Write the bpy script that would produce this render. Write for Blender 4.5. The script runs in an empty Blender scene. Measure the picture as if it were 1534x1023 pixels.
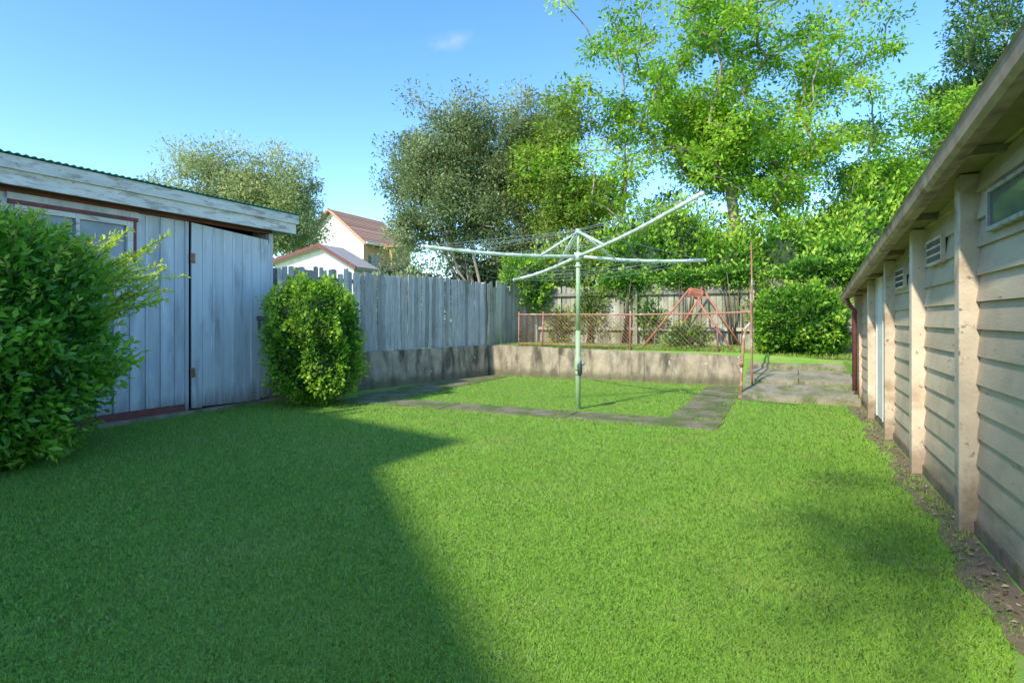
import bpy, math, random, bmesh
import numpy as np
from mathutils import Vector, noise
random.seed(7); R=np.random.default_rng(7)
TH=math.radians(25.5); S,C=math.sin(TH),math.cos(TH)
def W(a,b,z=0.0): return (C*a+S*b, -S*a+C*b, z)
scene=bpy.context.scene
# ------------------------------------------------------------ materials
def nodes(name):
    m=bpy.data.materials.new(name); m.use_nodes=True
    nt=m.node_tree; nt.nodes.clear()
    return m,nt,nt.nodes,nt.links
def rgb(c): return (c[0],c[1],c[2],1)
def surf(name,c1,c2,scale=4,stretch=(1,1,1),rough=.8,c3=None,s3=1.2,t3=(.5,.65),tint=.35,bump=.3,bscale=40,metal=0,stretch3=(1,1,1),c4=None,s4=6,t4=(.6,.65),low=None):
    m,nt,N,L=nodes(name)
    out=N.new('ShaderNodeOutputMaterial'); p=N.new('ShaderNodeBsdfPrincipled')
    L.new(p.outputs[0],out.inputs[0]); p.inputs['Roughness'].default_value=rough; p.inputs['Metallic'].default_value=metal
    g=N.new('ShaderNodeNewGeometry')
    rot=N.new('ShaderNodeMapping'); rot.inputs['Rotation'].default_value=(0,0,TH); L.new(g.outputs['Position'],rot.inputs[0])
    def nz(sc,st,det=6,r=.6):
        mp=N.new('ShaderNodeMapping'); mp.inputs['Scale'].default_value=st; L.new(rot.outputs[0],mp.inputs[0])
        n=N.new('ShaderNodeTexNoise'); n.inputs['Scale'].default_value=sc; n.inputs['Detail'].default_value=det; n.inputs['Roughness'].default_value=r
        L.new(mp.outputs[0],n.inputs['Vector']); return n
    def rng(n,lo,hi):
        r=N.new('ShaderNodeMapRange'); r.inputs[1].default_value=lo; r.inputs[2].default_value=hi; L.new(n,r.inputs[0]); return r.outputs[0]
    def mix(f,a,b):
        x=N.new('ShaderNodeMix'); x.data_type='RGBA'
        L.new(f,x.inputs[0])
        for i,v in ((6,a),(7,b)):
            if isinstance(v,tuple): x.inputs[i].default_value=rgb(v)
            else: L.new(v,x.inputs[i])
        return x.outputs[2]
    n=nz(scale,stretch); col=mix(rng(n.outputs[0],.3,.7),c1,c2)
    if c3: col=mix(rng(nz(s3,stretch3).outputs[0],*t3),col,c3)
    if c4: col=mix(rng(nz(s4,stretch,8,.7).outputs[0],*t4),col,c4)
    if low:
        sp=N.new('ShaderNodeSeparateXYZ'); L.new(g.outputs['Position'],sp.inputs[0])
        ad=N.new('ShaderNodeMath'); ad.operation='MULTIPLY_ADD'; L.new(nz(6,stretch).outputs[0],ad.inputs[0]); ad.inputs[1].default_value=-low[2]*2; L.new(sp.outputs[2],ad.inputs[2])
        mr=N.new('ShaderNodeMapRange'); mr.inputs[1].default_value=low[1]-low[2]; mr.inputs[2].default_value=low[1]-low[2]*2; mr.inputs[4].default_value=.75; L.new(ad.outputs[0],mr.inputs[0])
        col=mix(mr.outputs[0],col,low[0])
    if tint:
        at=N.new('ShaderNodeAttribute'); at.attribute_name='tint'
        mr=N.new('ShaderNodeMapRange'); mr.inputs[3].default_value=1-tint; mr.inputs[4].default_value=1+tint; L.new(at.outputs['Fac'],mr.inputs[0])
        vm=N.new('ShaderNodeVectorMath'); vm.operation='SCALE'; L.new(col,vm.inputs[0]); L.new(mr.outputs[0],vm.inputs['Scale']); col=vm.outputs[0]
    L.new(col,p.inputs['Base Color'])
    if bump:
        b=N.new('ShaderNodeBump'); b.inputs['Strength'].default_value=bump; b.inputs['Distance'].default_value=.01
        L.new(nz(bscale,stretch).outputs[0],b.inputs['Height']); L.new(b.outputs[0],p.inputs['Normal'])
    return m
def leafmat(name,dark,mid,light,trans=.35,rough=.5,up=0.0,patch=None,spec=.3):
    m,nt,N,L=nodes(name)
    out=N.new('ShaderNodeOutputMaterial'); p=N.new('ShaderNodeBsdfPrincipled'); t=N.new('ShaderNodeBsdfTranslucent'); ms=N.new('ShaderNodeMixShader')
    p.inputs['Roughness'].default_value=rough; p.inputs['Specular IOR Level'].default_value=spec
    at=N.new('ShaderNodeAttribute'); at.attribute_name='tint'
    cr=N.new('ShaderNodeValToRGB'); e=cr.color_ramp.elements; e[0].color=rgb(dark); e[1].color=rgb(light); e[0].position=0.05; e[1].position=.95
    q=cr.color_ramp.elements.new(.5); q.color=rgb(mid)
    g=N.new('ShaderNodeNewGeometry')
    L.new(at.outputs['Fac'],cr.inputs[0]); col=cr.outputs[0]
    for (pc,ps,lo,hi,amt) in (patch or []):
        n=N.new('ShaderNodeTexNoise'); n.inputs['Scale'].default_value=ps; n.inputs['Detail'].default_value=5; L.new(g.outputs['Position'],n.inputs['Vector'])
        mr=N.new('ShaderNodeMapRange'); mr.inputs[1].default_value=lo; mr.inputs[2].default_value=hi; mr.inputs[4].default_value=amt; L.new(n.outputs[0],mr.inputs[0])
        x=N.new('ShaderNodeMix'); x.data_type='RGBA'; L.new(mr.outputs[0],x.inputs[0]); L.new(col,x.inputs[6]); x.inputs[7].default_value=rgb(pc); col=x.outputs[2]
    L.new(col,p.inputs['Base Color'])
    hs=N.new('ShaderNodeHueSaturation'); hs.inputs['Hue'].default_value=.485; hs.inputs['Value'].default_value=1.5; L.new(col,hs.inputs['Color']); L.new(hs.outputs[0],t.inputs[0])
    if up:
        x=N.new('ShaderNodeMix'); x.data_type='VECTOR'; x.inputs[0].default_value=up; L.new(g.outputs['Normal'],x.inputs[4]); x.inputs[5].default_value=(0,0,1)
        nm=N.new('ShaderNodeVectorMath'); nm.operation='NORMALIZE'; L.new(x.outputs[1],nm.inputs[0]); L.new(nm.outputs[0],p.inputs['Normal'])
    ms.inputs[0].default_value=trans; L.new(p.outputs[0],ms.inputs[1]); L.new(t.outputs[0],ms.inputs[2]); L.new(ms.outputs[0],out.inputs[0])
    return m
M={}
M['lawn']=surf('lawn_soil',(.16,.33,.04),(.22,.40,.05),6,c3=(.27,.36,.08),s3=1.5,tint=0,bump=.6,bscale=60)
M['dirt']=surf('garden_dirt',(.17,.125,.075),(.27,.205,.13),14,c3=(.12,.15,.05),s3=5,tint=0,bump=.8,bscale=60)
M['path']=surf('mossy_concrete',(.20,.165,.10),(.31,.26,.165),9,c3=(.12,.16,.035),s3=2.6,t3=(.42,.56),tint=.08,bump=.6,bscale=50,c4=(.085,.075,.045),s4=20)
M['slab']=surf('crumbled_concrete',(.27,.23,.155),(.38,.33,.23),7,c3=(.15,.17,.06),s3=2.5,t3=(.46,.62),tint=.08,bump=.8,bscale=40,c4=(.12,.10,.065),s4=16,t4=(.6,.68))
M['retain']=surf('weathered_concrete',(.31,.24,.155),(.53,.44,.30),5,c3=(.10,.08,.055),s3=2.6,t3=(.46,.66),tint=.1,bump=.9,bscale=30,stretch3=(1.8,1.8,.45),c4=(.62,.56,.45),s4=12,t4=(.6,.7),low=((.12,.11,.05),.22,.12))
M['pale_fence']=surf('grey_timber',(.31,.295,.26),(.53,.50,.45),8,stretch=(3,3,.35),tint=.36,bump=.8,bscale=18,c3=(.18,.17,.13),s3=1,t3=(.55,.75),c4=(.09,.08,.065),s4=14,t4=(.6,.67))
M['back_fence']=surf('mossy_timber',(.35,.32,.23),(.50,.46,.34),8,stretch=(3,3,.35),tint=.33,bump=.8,bscale=18,c3=(.18,.20,.08),s3=1.2,t3=(.45,.65),c4=(.09,.08,.055),s4=14,t4=(.6,.67))
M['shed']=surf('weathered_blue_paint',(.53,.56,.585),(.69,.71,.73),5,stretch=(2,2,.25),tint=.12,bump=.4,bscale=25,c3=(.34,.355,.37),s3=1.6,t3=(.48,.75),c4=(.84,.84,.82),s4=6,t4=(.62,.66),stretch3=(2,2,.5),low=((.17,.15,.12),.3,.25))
M['sheddoor']=surf('worn_door_paint',(.56,.585,.60),(.73,.745,.75),5,stretch=(3,3,.2),tint=.10,bump=.5,bscale=25,c3=(.33,.33,.32),s3=2.2,t3=(.53,.75),c4=(.86,.86,.83),s4=7,t4=(.62,.66),stretch3=(2,2,.45),low=((.17,.15,.12),.35,.3))
M['fascia']=surf('peeling_white_paint',(.64,.61,.56),(.80,.77,.72),6,stretch=(.6,.6,2),tint=.1,bump=.6,bscale=30,c3=(.42,.38,.33),s3=5,t3=(.5,.62),c4=(.18,.16,.14),s4=18,t4=(.61,.67),stretch3=(1,.6,3))
M['greyframe']=surf('muted_frame_paint',(.40,.38,.33),(.50,.47,.41),6,tint=.1,c3=(.25,.22,.18),s3=9)
M['redtrim']=surf('dark_red_paint',(.17,.05,.045),(.24,.085,.07),9,tint=.15,c3=(.12,.07,.06),s3=6)
M['dark']=surf('dark_void',(.012,.012,.013),(.02,.02,.02),5,tint=0,bump=0)
M['green']=surf('green_roof_paint',(.03,.24,.15),(.05,.32,.21),5,tint=.1,rough=.5)
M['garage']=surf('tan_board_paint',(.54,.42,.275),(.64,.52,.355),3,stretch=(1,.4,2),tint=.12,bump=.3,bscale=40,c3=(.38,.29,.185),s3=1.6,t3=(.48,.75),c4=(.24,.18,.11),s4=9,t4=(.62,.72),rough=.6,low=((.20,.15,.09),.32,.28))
M['gpost']=surf('beige_post_paint',(.61,.49,.34),(.73,.61,.45),5,tint=.08,bump=.5,c3=(.38,.26,.155),s3=3,t3=(.52,.70),c4=(.22,.155,.095),s4=14,t4=(.60,.67),low=((.24,.17,.10),.38,.28))
M['gutter']=surf('weathered_brown_gutter',(.34,.225,.14),(.50,.37,.25),8,tint=.1,bump=.2,c3=(.20,.13,.085),s3=5,t3=(.5,.65),rough=.55)
M['soffit']=surf('dusty_timber_soffit',(.24,.18,.11),(.36,.28,.18),8,tint=.2)
M['roofsheet']=surf('fibro_roof',(.36,.33,.29),(.44,.40,.35),5,tint=0)
M['white']=surf('white_paint',(.68,.65,.58),(.80,.77,.70),4,tint=.05,bump=.1,c3=(.5,.47,.40),s3=5,t3=(.6,.75))
M['glass']=surf('window_glass',(.07,.09,.09),(.12,.15,.14),3,tint=0,rough=.08,bump=0)
M['paleglass']=surf('dusty_window_glass',(.16,.20,.23),(.30,.35,.38),3,tint=0,rough=.2,bump=0)
M['hoist']=surf('pale_green_enamel',(.50,.64,.45),(.58,.70,.52),6,tint=.05,bump=.1,rough=.4,c3=(.42,.48,.37),s3=7,t3=(.6,.7))
M['hoistgreen']=surf('faded_green_enamel_post',(.32,.50,.22),(.40,.57,.29),6,tint=.05,bump=.1,rough=.45,c3=(.42,.47,.34),s3=9,t3=(.55,.68))
M['hoistarm']=surf('silvered_arm_paint',(.66,.75,.62),(.74,.80,.69),9,tint=.05,bump=.1,rough=.4,c3=(.42,.58,.38),s3=6,t3=(.5,.6))
M['metal']=surf('dull_steel',(.30,.30,.30),(.42,.42,.42),12,tint=.1,rough=.4,metal=.6)
M['darkmetal']=surf('dark_casting',(.04,.045,.05),(.08,.08,.085),20,tint=.1,rough=.4)
M['wire']=surf('plastic_line',(.24,.30,.26),(.34,.40,.36),12,tint=.1,rough=.5,bump=0)
M['rust']=surf('rusty_pipe',(.32,.13,.075),(.46,.22,.13),14,tint=.15,c3=(.50,.42,.34),s3=5,t3=(.53,.63),rough=.7)
M['swing']=surf('faded_red_pipe',(.48,.15,.08),(.58,.24,.14),14,tint=.1,c3=(.38,.2,.13),s3=8,t3=(.53,.63),rough=.6)
M['redseat']=surf('faded_red_paint',(.55,.12,.05),(.68,.22,.10),12,tint=.15,rough=.5,c3=(.35,.2,.12),s3=20)
M['tiles']=surf('terracotta_tiles',(.42,.20,.11),(.60,.33,.20),14,tint=.25,bump=.6,bscale=12)
M['brick']=surf('tan_brick_wall',(.50,.29,.16),(.60,.37,.22),20,tint=.2,bump=.4)
M['ochre']=surf('ochre_timber',(.50,.32,.09),(.58,.38,.12),9,tint=.1)
M['bark']=surf('grey_brown_bark',(.26,.21,.15),(.43,.37,.29),8,stretch=(2,2,.6),tint=.1,bump=.9,bscale=25,c3=(.15,.12,.09),s3=3)
M['palebark']=surf('pale_bark',(.24,.19,.135),(.42,.36,.28),8,stretch=(2,2,.6),tint=.1,bump=.8,bscale=25,c3=(.12,.10,.07),s3=3)
M['twig']=surf('shrub_twig',(.12,.09,.05),(.20,.15,.09),8,tint=.1)
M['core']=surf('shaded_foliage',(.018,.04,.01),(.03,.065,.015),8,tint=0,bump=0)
M['Lgrass']=leafmat('grass_blades',(.24,.46,.045),(.36,.66,.065),(.54,.78,.15),trans=.2,up=.93,patch=[((.46,.68,.11),1.1,.42,.68,.6),((.25,.54,.05),.55,.5,.68,.5),((.57,.66,.21),7,.62,.72,.45)],spec=.08)
M['Ldry']=leafmat('weed_leaves',(.15,.27,.03),(.28,.43,.07),(.46,.48,.16),trans=.25,up=.5)
M['Lbig']=leafmat('bright_green_leaves',(.07,.19,.016),(.22,.46,.03),(.52,.70,.075),trans=.42)
M['Lolive']=leafmat('grey_green_tree_leaves',(.12,.18,.065),(.25,.33,.13),(.45,.50,.24),trans=.32)
M['Lyel']=leafmat('mid_green_leaves',(.11,.20,.025),(.25,.39,.05),(.46,.54,.09),trans=.35)
M['Lgrey']=leafmat('grey_green_leaves',(.17,.24,.07),(.33,.40,.14),(.52,.55,.25),trans=.3)
M['Ldark']=leafmat('deep_green_leaves',(.04,.095,.02),(.085,.19,.04),(.18,.31,.07),trans=.25)
M['Lhedge']=leafmat('glossy_hedge_leaves',(.045,.17,.018),(.125,.36,.03),(.32,.58,.06),trans=.34,rough=.36,spec=.5)
M['Lshoot']=leafmat('young_shoot_leaves',(.22,.44,.03),(.42,.62,.06),(.62,.72,.12),trans=.42,rough=.4)
M['Lbush']=leafmat('clipped_bush_leaves',(.05,.17,.016),(.16,.37,.028),(.44,.62,.06),trans=.3,rough=.4)
M['litter']=leafmat('dry_leaves',(.16,.11,.06),(.34,.26,.15),(.52,.42,.26),trans=.1,rough=.8)
# ------------------------------------------------------------ mesh builder
class MB:
    def __init__(s): s.v=[]; s.f=[]; s.t=[]; s.m=[]
    def add(s,vs,fs,mi=0,tint=None):
        o=len(s.v); t=random.random() if tint is None else tint
        s.v+= [tuple(v) for v in vs]; s.t+=[t]*len(vs)
        s.f+=[tuple(i+o for i in f) for f in fs]; s.m+=[mi]*len(fs)
    def hexa(s,p,mi=0,tint=None):
        s.add(p,[(3,2,1,0),(4,5,6,7),(0,1,5,4),(1,2,6,5),(2,3,7,6),(3,0,4,7)],mi,tint)
    def box(s,a0,a1,b0,b1,z0,z1,mi=0,tint=None):
        s.hexa([W(a0,b0,z0),W(a1,b0,z0),W(a1,b1,z0),W(a0,b1,z0),W(a0,b0,z1),W(a1,b0,z1),W(a1,b1,z1),W(a0,b1,z1)],mi,tint)
    def tube(s,pts,rs,n=8,mi=0,tint=None,cap=True):
        pts=[Vector(p) for p in pts]
        if not hasattr(rs,'__len__'): rs=[rs]*len(pts)
        vs=[];fs=[]; ref=None
        for i,p in enumerate(pts):
            d=(pts[min(i+1,len(pts)-1)]-pts[max(i-1,0)]).normalized()
            if ref is None: ref=Vector((0,0,1)) if abs(d.z)<.9 else Vector((1,0,0))
            x=d.cross(ref).normalized(); y=d.cross(x).normalized()
            for k in range(n):
                w=2*math.pi*k/n; vs.append(p+x*(math.cos(w)*rs[i])+y*(math.sin(w)*rs[i]))
        for i in range(len(pts)-1):
            for k in range(n):
                fs.append((i*n+k,i*n+(k+1)%n,(i+1)*n+(k+1)%n,(i+1)*n+k))
        if cap: fs.append(tuple(range(n))[::-1]); fs.append(tuple((len(pts)-1)*n+k for k in range(n)))
        s.add(vs,fs,mi,tint)
    def prism(s,poly,z0,z1,mi=0,tint=None,top=None):
        n=len(poly); zt=top or [z1]*n
        vs=[W(p[0],p[1],z0) for p in poly]+[W(p[0],p[1],zt[i]) for i,p in enumerate(poly)]
        fs=[tuple(range(n))[::-1],tuple(range(n,2*n))]+[(i,(i+1)%n,n+(i+1)%n,n+i) for i in range(n)]
        s.add(vs,fs,mi,tint)
def worldloc(p):
    o=Vector(p.location)
    if p.parent is not None: o=o+Vector(p.parent.location)
    return o
def finish(ob,label,category,group,kind,parent,origin):
    scene.collection.objects.link(ob)
    if parent is not None:
        ob.parent=parent; ob.location=Vector(origin)-worldloc(parent)
    else: ob.location=origin
    if label: ob['label']=label
    if category: ob['category']=category
    if group: ob['group']=group
    if kind: ob['kind']=kind
    return ob
def mk(name,mb,mats,parent=None,origin=None,label=None,category=None,group=None,kind=None,smooth=False,bevel=0):
    if origin is None:
        if parent is not None: origin=worldloc(parent)
        else:
            v=np.array(mb.v); origin=((v[:,0].min()+v[:,0].max())/2,(v[:,1].min()+v[:,1].max())/2,v[:,2].min())
    o=Vector(origin); me=bpy.data.meshes.new(name)
    me.from_pydata([(x-o.x,y-o.y,z-o.z) for x,y,z in mb.v],[],mb.f)
    for k in mats: me.materials.append(M[k])
    me.polygons.foreach_set('material_index',mb.m)
    at=me.attributes.new('tint','FLOAT','POINT'); at.data.foreach_set('value',mb.t)
    if smooth: me.polygons.foreach_set('use_smooth',[True]*len(me.polygons))
    me.update()
    ob=bpy.data.objects.new(name,me)
    if bevel:
        bv=ob.modifiers.new('b','BEVEL'); bv.width=bevel; bv.segments=2; bv.limit_method='ANGLE'
    return finish(ob,label,category,group,kind,parent,o)
def empty(name,loc,label,category,group=None):
    e=bpy.data.objects.new(name,None); e.empty_display_size=.3
    return finish(e,label,category,group,None,None,Vector(loc))
def mesh_np(name,verts,nper,tints,mat,parent=None,origin=(0,0,0),**kw):
    o=np.array(origin); v=(verts-o).astype(np.float32); n=len(v)//nper
    me=bpy.data.meshes.new(name); me.vertices.add(len(v)); me.vertices.foreach_set('co',v.ravel())
    me.loops.add(len(v)); me.loops.foreach_set('vertex_index',np.arange(len(v),dtype=np.int32))
    me.polygons.add(n); me.polygons.foreach_set('loop_start',np.arange(n,dtype=np.int32)*nper)
    me.update(calc_edges=True)
    me.materials.append(M[mat])
    at=me.attributes.new('tint','FLOAT','POINT'); at.data.foreach_set('value',np.repeat(tints,nper).astype(np.float32))
    ob=bpy.data.objects.new(name,me)
    return finish(ob,kw.get('label'),kw.get('category'),kw.get('group'),kw.get('kind'),parent,Vector(origin))
def unit(v): return v/np.maximum(np.linalg.norm(v,axis=1,keepdims=True),1e-6)
def leafverts(P,D,L,Wd,upb=.5,fold=.25):
    n=len(P); D=unit(D); nr=R.normal(size=(n,3)); nr[:,2]+=upb*3; 
    X=unit(np.cross(D,nr)); Nn=unit(np.cross(X,D))
    L=np.broadcast_to(np.asarray(L,float).reshape(-1,1),(n,1)); Wd=np.broadcast_to(np.asarray(Wd,float).reshape(-1,1),(n,1))
    v=np.stack([P, P+D*L*.45+X*Wd*.5+Nn*Wd*fold, P+D*L, P+D*L*.45-X*Wd*.5+Nn*Wd*fold],axis=1)
    return v.reshape(-1,3)
# ------------------------------------------------------------ trees
def tree(name,base,cen,rad,nclump,nleaf,rc,leafL,leafW,mat,bark,label,seed,trunk_r=.2,stems=1,bias=.45,rough=.45,cutz=None,tshift=0.,droop=0.,group=None,gap=-.18,gs=.55,minr=.012,flat=.6,cvar=.17):
    random.seed(seed); rr=np.random.default_rng(seed)
    cen=np.array(cen,float); rad=np.array(rad,float); base=np.array(base,float)
    cl=[]; tries=0
    while len(cl)<nclump and tries<nclump*60:
        tries+=1
        d=rr.normal(size=3); d/=np.linalg.norm(d)
        nn=noise.noise(Vector(tuple(d*1.6+seed*3.1)))*1.0+noise.noise(Vector(tuple(d*3.7+seed)))*.6
        r=(rr.random()**bias)*(1+rough*nn)
        p=cen+d*rad*r
        if noise.noise(Vector(tuple(p*gs+seed*7)))<gap: continue
        if p[2]<base[2]+.8 or (cutz and p[2]<cutz): continue
        cl.append(p)
    cl=np.array(cl)
    nodes=[base.copy()]; par=[-1]
    top=cen-np.array([0,0,rad[2]*.55])
    for s in range(stems):
        off=np.array([rr.normal()*rad[0]*.28,rr.normal()*rad[1]*.28,0]) if stems>1 else np.zeros(3)
        tgt=top+off; prev=0; nst=max(3,int(np.linalg.norm(tgt-base)/.6))
        for i in range(1,nst+1):
            f=i/nst; p=base+(tgt-base)*f+np.array([math.sin(f*3+s*2)*.15,math.cos(f*2.5+s)*.12,0])+rr.normal(size=3)*.05
            nodes.append(p); par.append(prev); prev=len(nodes)-1
    order=np.argsort(np.linalg.norm((cl-top)/rad,axis=1))
    tips=[]
    for ci in order:
        p=cl[ci]; A=np.array(nodes); 
        dd=np.linalg.norm(A-p,axis=1)+np.maximum(0,A[:,2]-p[2]+.2)*1.2
        dd[0]+=5; k=int(np.argmin(dd)); q=nodes[k]; dist=np.linalg.norm(p-q)
        nst=max(1,int(dist/.4)); prev=k
        bend=np.array([0,0,dist*.12])
        for i in range(1,nst+1):
            f=i/nst; x=q+(p-q)*f+bend*math.sin(f*math.pi)+(rr.normal(size=3)*.06 if i<nst else 0)
            nodes.append(x); par.append(prev); prev=len(nodes)-1
        tips.append(prev)
    n=len(nodes); w=np.zeros(n)
    for t in tips: w[t]+=1
    for i in range(n-1,0,-1): w[par[i]]+=w[i]
    w=np.maximum(w,.6); tot=w[0]
    rad_n=np.maximum(trunk_r*(w/tot)**.5,minr)
    mb=MB()
    for i in range(1,n):
        a=nodes[par[i]]; r0=rad_n[par[i]] if par[i]!=0 else rad_n[i]*1.25
        r0=min(r0,rad_n[i]*1.5)
        mb.tube([a,nodes[i]],[r0,rad_n[i]],n=7 if rad_n[i]>.05 else 4,tint=.5,cap=False)
    root=empty(name,base,label,'tree',group)
    mk('trunk',mb,[bark],parent=root,smooth=True)
    k=len(cl); cnt=rr.poisson(nleaf,k); idx=np.repeat(np.arange(k),cnt); N=len(idx)
    sc=rc*rr.uniform(.6,1.3,k)[idx][:,None]
    off=np.clip(rr.normal(size=(N,3)),-1.7,1.7)*np.array([1,1,flat])*.5
    P=cl[idx]+off*sc; P[:,2]-=droop*np.linalg.norm(off[:,:2],axis=1)*sc[:,0]
    D=off+rr.normal(size=(N,3))*.6; D[:,2]-=droop
    ct=rr.normal(0,cvar,k); t=np.clip(.5+ct[idx]+rr.normal(0,.17,N)+tshift,0,1)
    sz=rr.uniform(.6,1.3,N)
    mesh_np('crown',leafverts(P,D,leafL*sz,leafW*sz),4,t,mat,parent=root,origin=tuple(base))
    return root
def bush(name,base,cen,rad,nleaf,L,Wd,mat,label,seed,power=2.6,core=.8,shell=.22,category='bush',outw=1.0,bump=.16,group=None,tsh=0.):
    rr=np.random.default_rng(seed); cen=np.array(cen,float); rad=np.array(rad,float)
    def surfp(d):
        k=(np.abs(d)**power).sum(axis=1)**(-1/power)
        return d*k[:,None]
    def toW(q):
        return np.stack([C*q[:,0]+S*q[:,1],-S*q[:,0]+C*q[:,1],q[:,2]],1)
    d=unit(rr.normal(size=(nleaf,3))); s=surfp(d)
    nz=np.array([noise.noise(Vector(tuple(x*2.3+seed)))+.5*noise.noise(Vector(tuple(x*5+seed*2)))+.35*noise.noise(Vector(tuple(x*11+seed*2))) for x in d])
    f=(1-shell*np.abs(rr.normal(0,.5,nleaf)))*(1+bump*nz)+rr.normal(0,.025,nleaf)
    P=toW(s*rad*f[:,None])+cen
    keep=P[:,2]>base[2]+.01; P=P[keep]; d2=toW(d)[keep]; nz=nz[keep]; f=f[keep]; N=len(P)
    D=d2*outw+rr.normal(size=(N,3))*.7; D[:,2]+=.35
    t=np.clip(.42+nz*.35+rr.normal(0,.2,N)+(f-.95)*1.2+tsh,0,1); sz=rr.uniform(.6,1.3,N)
    V=leafverts(P,D,L*sz,Wd*sz,upb=.2)
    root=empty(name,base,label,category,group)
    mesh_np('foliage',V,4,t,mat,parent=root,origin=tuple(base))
    mb=MB()
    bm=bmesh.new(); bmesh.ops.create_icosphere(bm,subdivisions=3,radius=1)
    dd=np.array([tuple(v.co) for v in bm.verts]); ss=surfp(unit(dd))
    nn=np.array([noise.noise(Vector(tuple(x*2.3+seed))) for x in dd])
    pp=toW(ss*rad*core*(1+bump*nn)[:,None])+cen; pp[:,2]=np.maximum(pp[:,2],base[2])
    if core>.45: mb.add([tuple(p) for p in pp],[tuple(v.index for v in f.verts) for f in bm.faces],0,.5)  # dark hull behind the leaves, coloured as the shade deep inside
    bm.free()
    for i in range(7):
        x,y=cen[0]+rr.normal()*rad[0]*.3,cen[1]+rr.normal()*rad[0]*.3
        mb.tube([(base[0]+rr.normal()*.05,base[1]+rr.normal()*.05,base[2]),(x,y,cen[2]+rad[2]*.3)],[.02,.008],n=5,mi=1)
    mk('shaded_core_stems',mb,['core','twig'],parent=root,smooth=True)
    return root
# ------------------------------------------------------------ ground
mb=MB(); mb.add([(-300,-200,0),(300,-200,0),(300,600,0),(-300,600,0)],[(0,1,2,3)]); mk('lawn_ground',mb,['lawn'],origin=(0,0,0),kind='structure')
TZ=.66
mb=MB()
mb.prism([(-7.62,7.3),(-6.50,12.36),(-.92,12.36),(-.9,12.2),(.9,12.2),(1.2,10.75),(60,10.75),(60,120),(-80,120),(-80,7.3)],-.02,TZ,top=[TZ,TZ,TZ,TZ-.1,TZ-.1,.45,.45,TZ,TZ,TZ])
mk('terrace_ground',mb,['lawn'],kind='structure')
mb=MB(); pl=[(1.0,.5),(1.0,10.2),(.80,10.2)]; b=10.0
while b>.5: pl.append((.82+.035*math.sin(b*3.1)+.025*math.sin(b*9.7+1),b)); b-=.12
mb.prism(pl,-.01,.006,tint=.5); mk('soil_strip',mb,['dirt'],kind='structure')
mb=MB()
def ragged(a0,a1,b0,b1,z):
    pts=[]
    def edge(p,q):
        L=math.dist(p,q); n=max(2,int(L/.11))
        for i in range(n):
            f=i/n; pts.append((p[0]+(q[0]-p[0])*f+random.uniform(-.012,.012),p[1]+(q[1]-p[1])*f+random.uniform(-.012,.012)))
    edge((a0,b0),(a1,b0));edge((a1,b0),(a1,b1));edge((a1,b1),(a0,b1));edge((a0,b1),(a0,b0))
    mb.prism(pts,-.01,z)
def strip(a0,a1,b0,b1,n,along='a'):
    for i in range(n):
        f0=i/n; f1=(i+1)/n; z=.012+random.uniform(-.002,.002)
        if along=='a': ragged(a0+(a1-a0)*f0+.012,a0+(a1-a0)*f1-.012,b0+random.uniform(-.02,.02),b1+random.uniform(-.02,.02),z)
        else: ragged(a0+random.uniform(-.02,.02),a1+random.uniform(-.02,.02),b0+(b1-b0)*f0+.012,b0+(b1-b0)*f1-.012,z)
strip(-6.55,-.75,7.2,7.84,3); strip(-1.45,-.78,7.88,12.1,2,'b'); strip(-6.7,-5.85,7.88,12.0,2,'b')
mk('concrete_path',mb,['path'],kind='structure')
mb=MB()
prof=[(10.15,.09),(11.1,.26),(12.05,.46)]
for i,(b,z) in enumerate(prof):
    b1=prof[i+1][0] if i<2 else 12.6
    xs=[-.72,.15,.98] if i%2 else [-.70,.98]
    for k in range(len(xs)-1):
        zz=z+random.uniform(-.01,.01); pts=[]
        A0_,A1_=xs[k]+.006,xs[k+1]-.006
        n=10
        for q in range(n): pts.append((A0_+(A1_-A0_)*q/n,b+random.uniform(-.04,.04)))
        for q in range(n): pts.append((A1_+random.uniform(-.008,.008),b+(b1-b)*q/n))
        for q in range(n): pts.append((A1_-(A1_-A0_)*q/n,b1+.045))
        for q in range(n): pts.append((A0_+random.uniform(-.008,.008),b1-(b1-b)*q/n))
        mb.prism(pts,-.02,0,top=[zz+(p[1]-b)/(b1-b)*.13+random.uniform(-.005,.005) for p in pts])
mk('stepped_path',mb,['slab'],kind='structure')
# ------------------------------------------------------------ retaining walls
def wallseg(p,q,t,z0,z1p,z1q,n):
    mb=MB(); p=np.array(p);q=np.array(q);d=(q-p)/np.linalg.norm(q-p);nrm=np.array([-d[1],d[0]])*t
    for i in range(n):
        A=p+(q-p)*i/n; B=p+(q-p)*(i+1)/n; A=A+d*(.004 if i else 0); B=B-d*.004
        za=z1p+(z1q-z1p)*i/n; zb=z1p+(z1q-z1p)*(i+1)/n; m=12
        for j in range(m):
            A2=A+(B-A)*j/m;B2=A+(B-A)*(j+1)/m; e0=za+(zb-za)*j/m; e1=za+(zb-za)*(j+1)/m
            if j==0: jz=random.uniform(-.008,.008)
            kz=random.uniform(-.010,.010)
            mb.hexa([W(*A2,z0),W(*B2,z0),W(*(B2+nrm),z0),W(*(A2+nrm),z0),W(*A2,e0+jz),W(*B2,e1+kz),W(*(B2+nrm),e1+kz),W(*(A2+nrm),e0+jz)],0,.5+.2*(i%2)); jz=kz
    return mb
mk('retaining_wall',wallseg((-7.5,6.95),(-6.4,12.1),.16,-.05,.70,.72,2),['retain'],label='stained concrete retaining wall below the grey paling fence',category='retaining wall')
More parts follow.
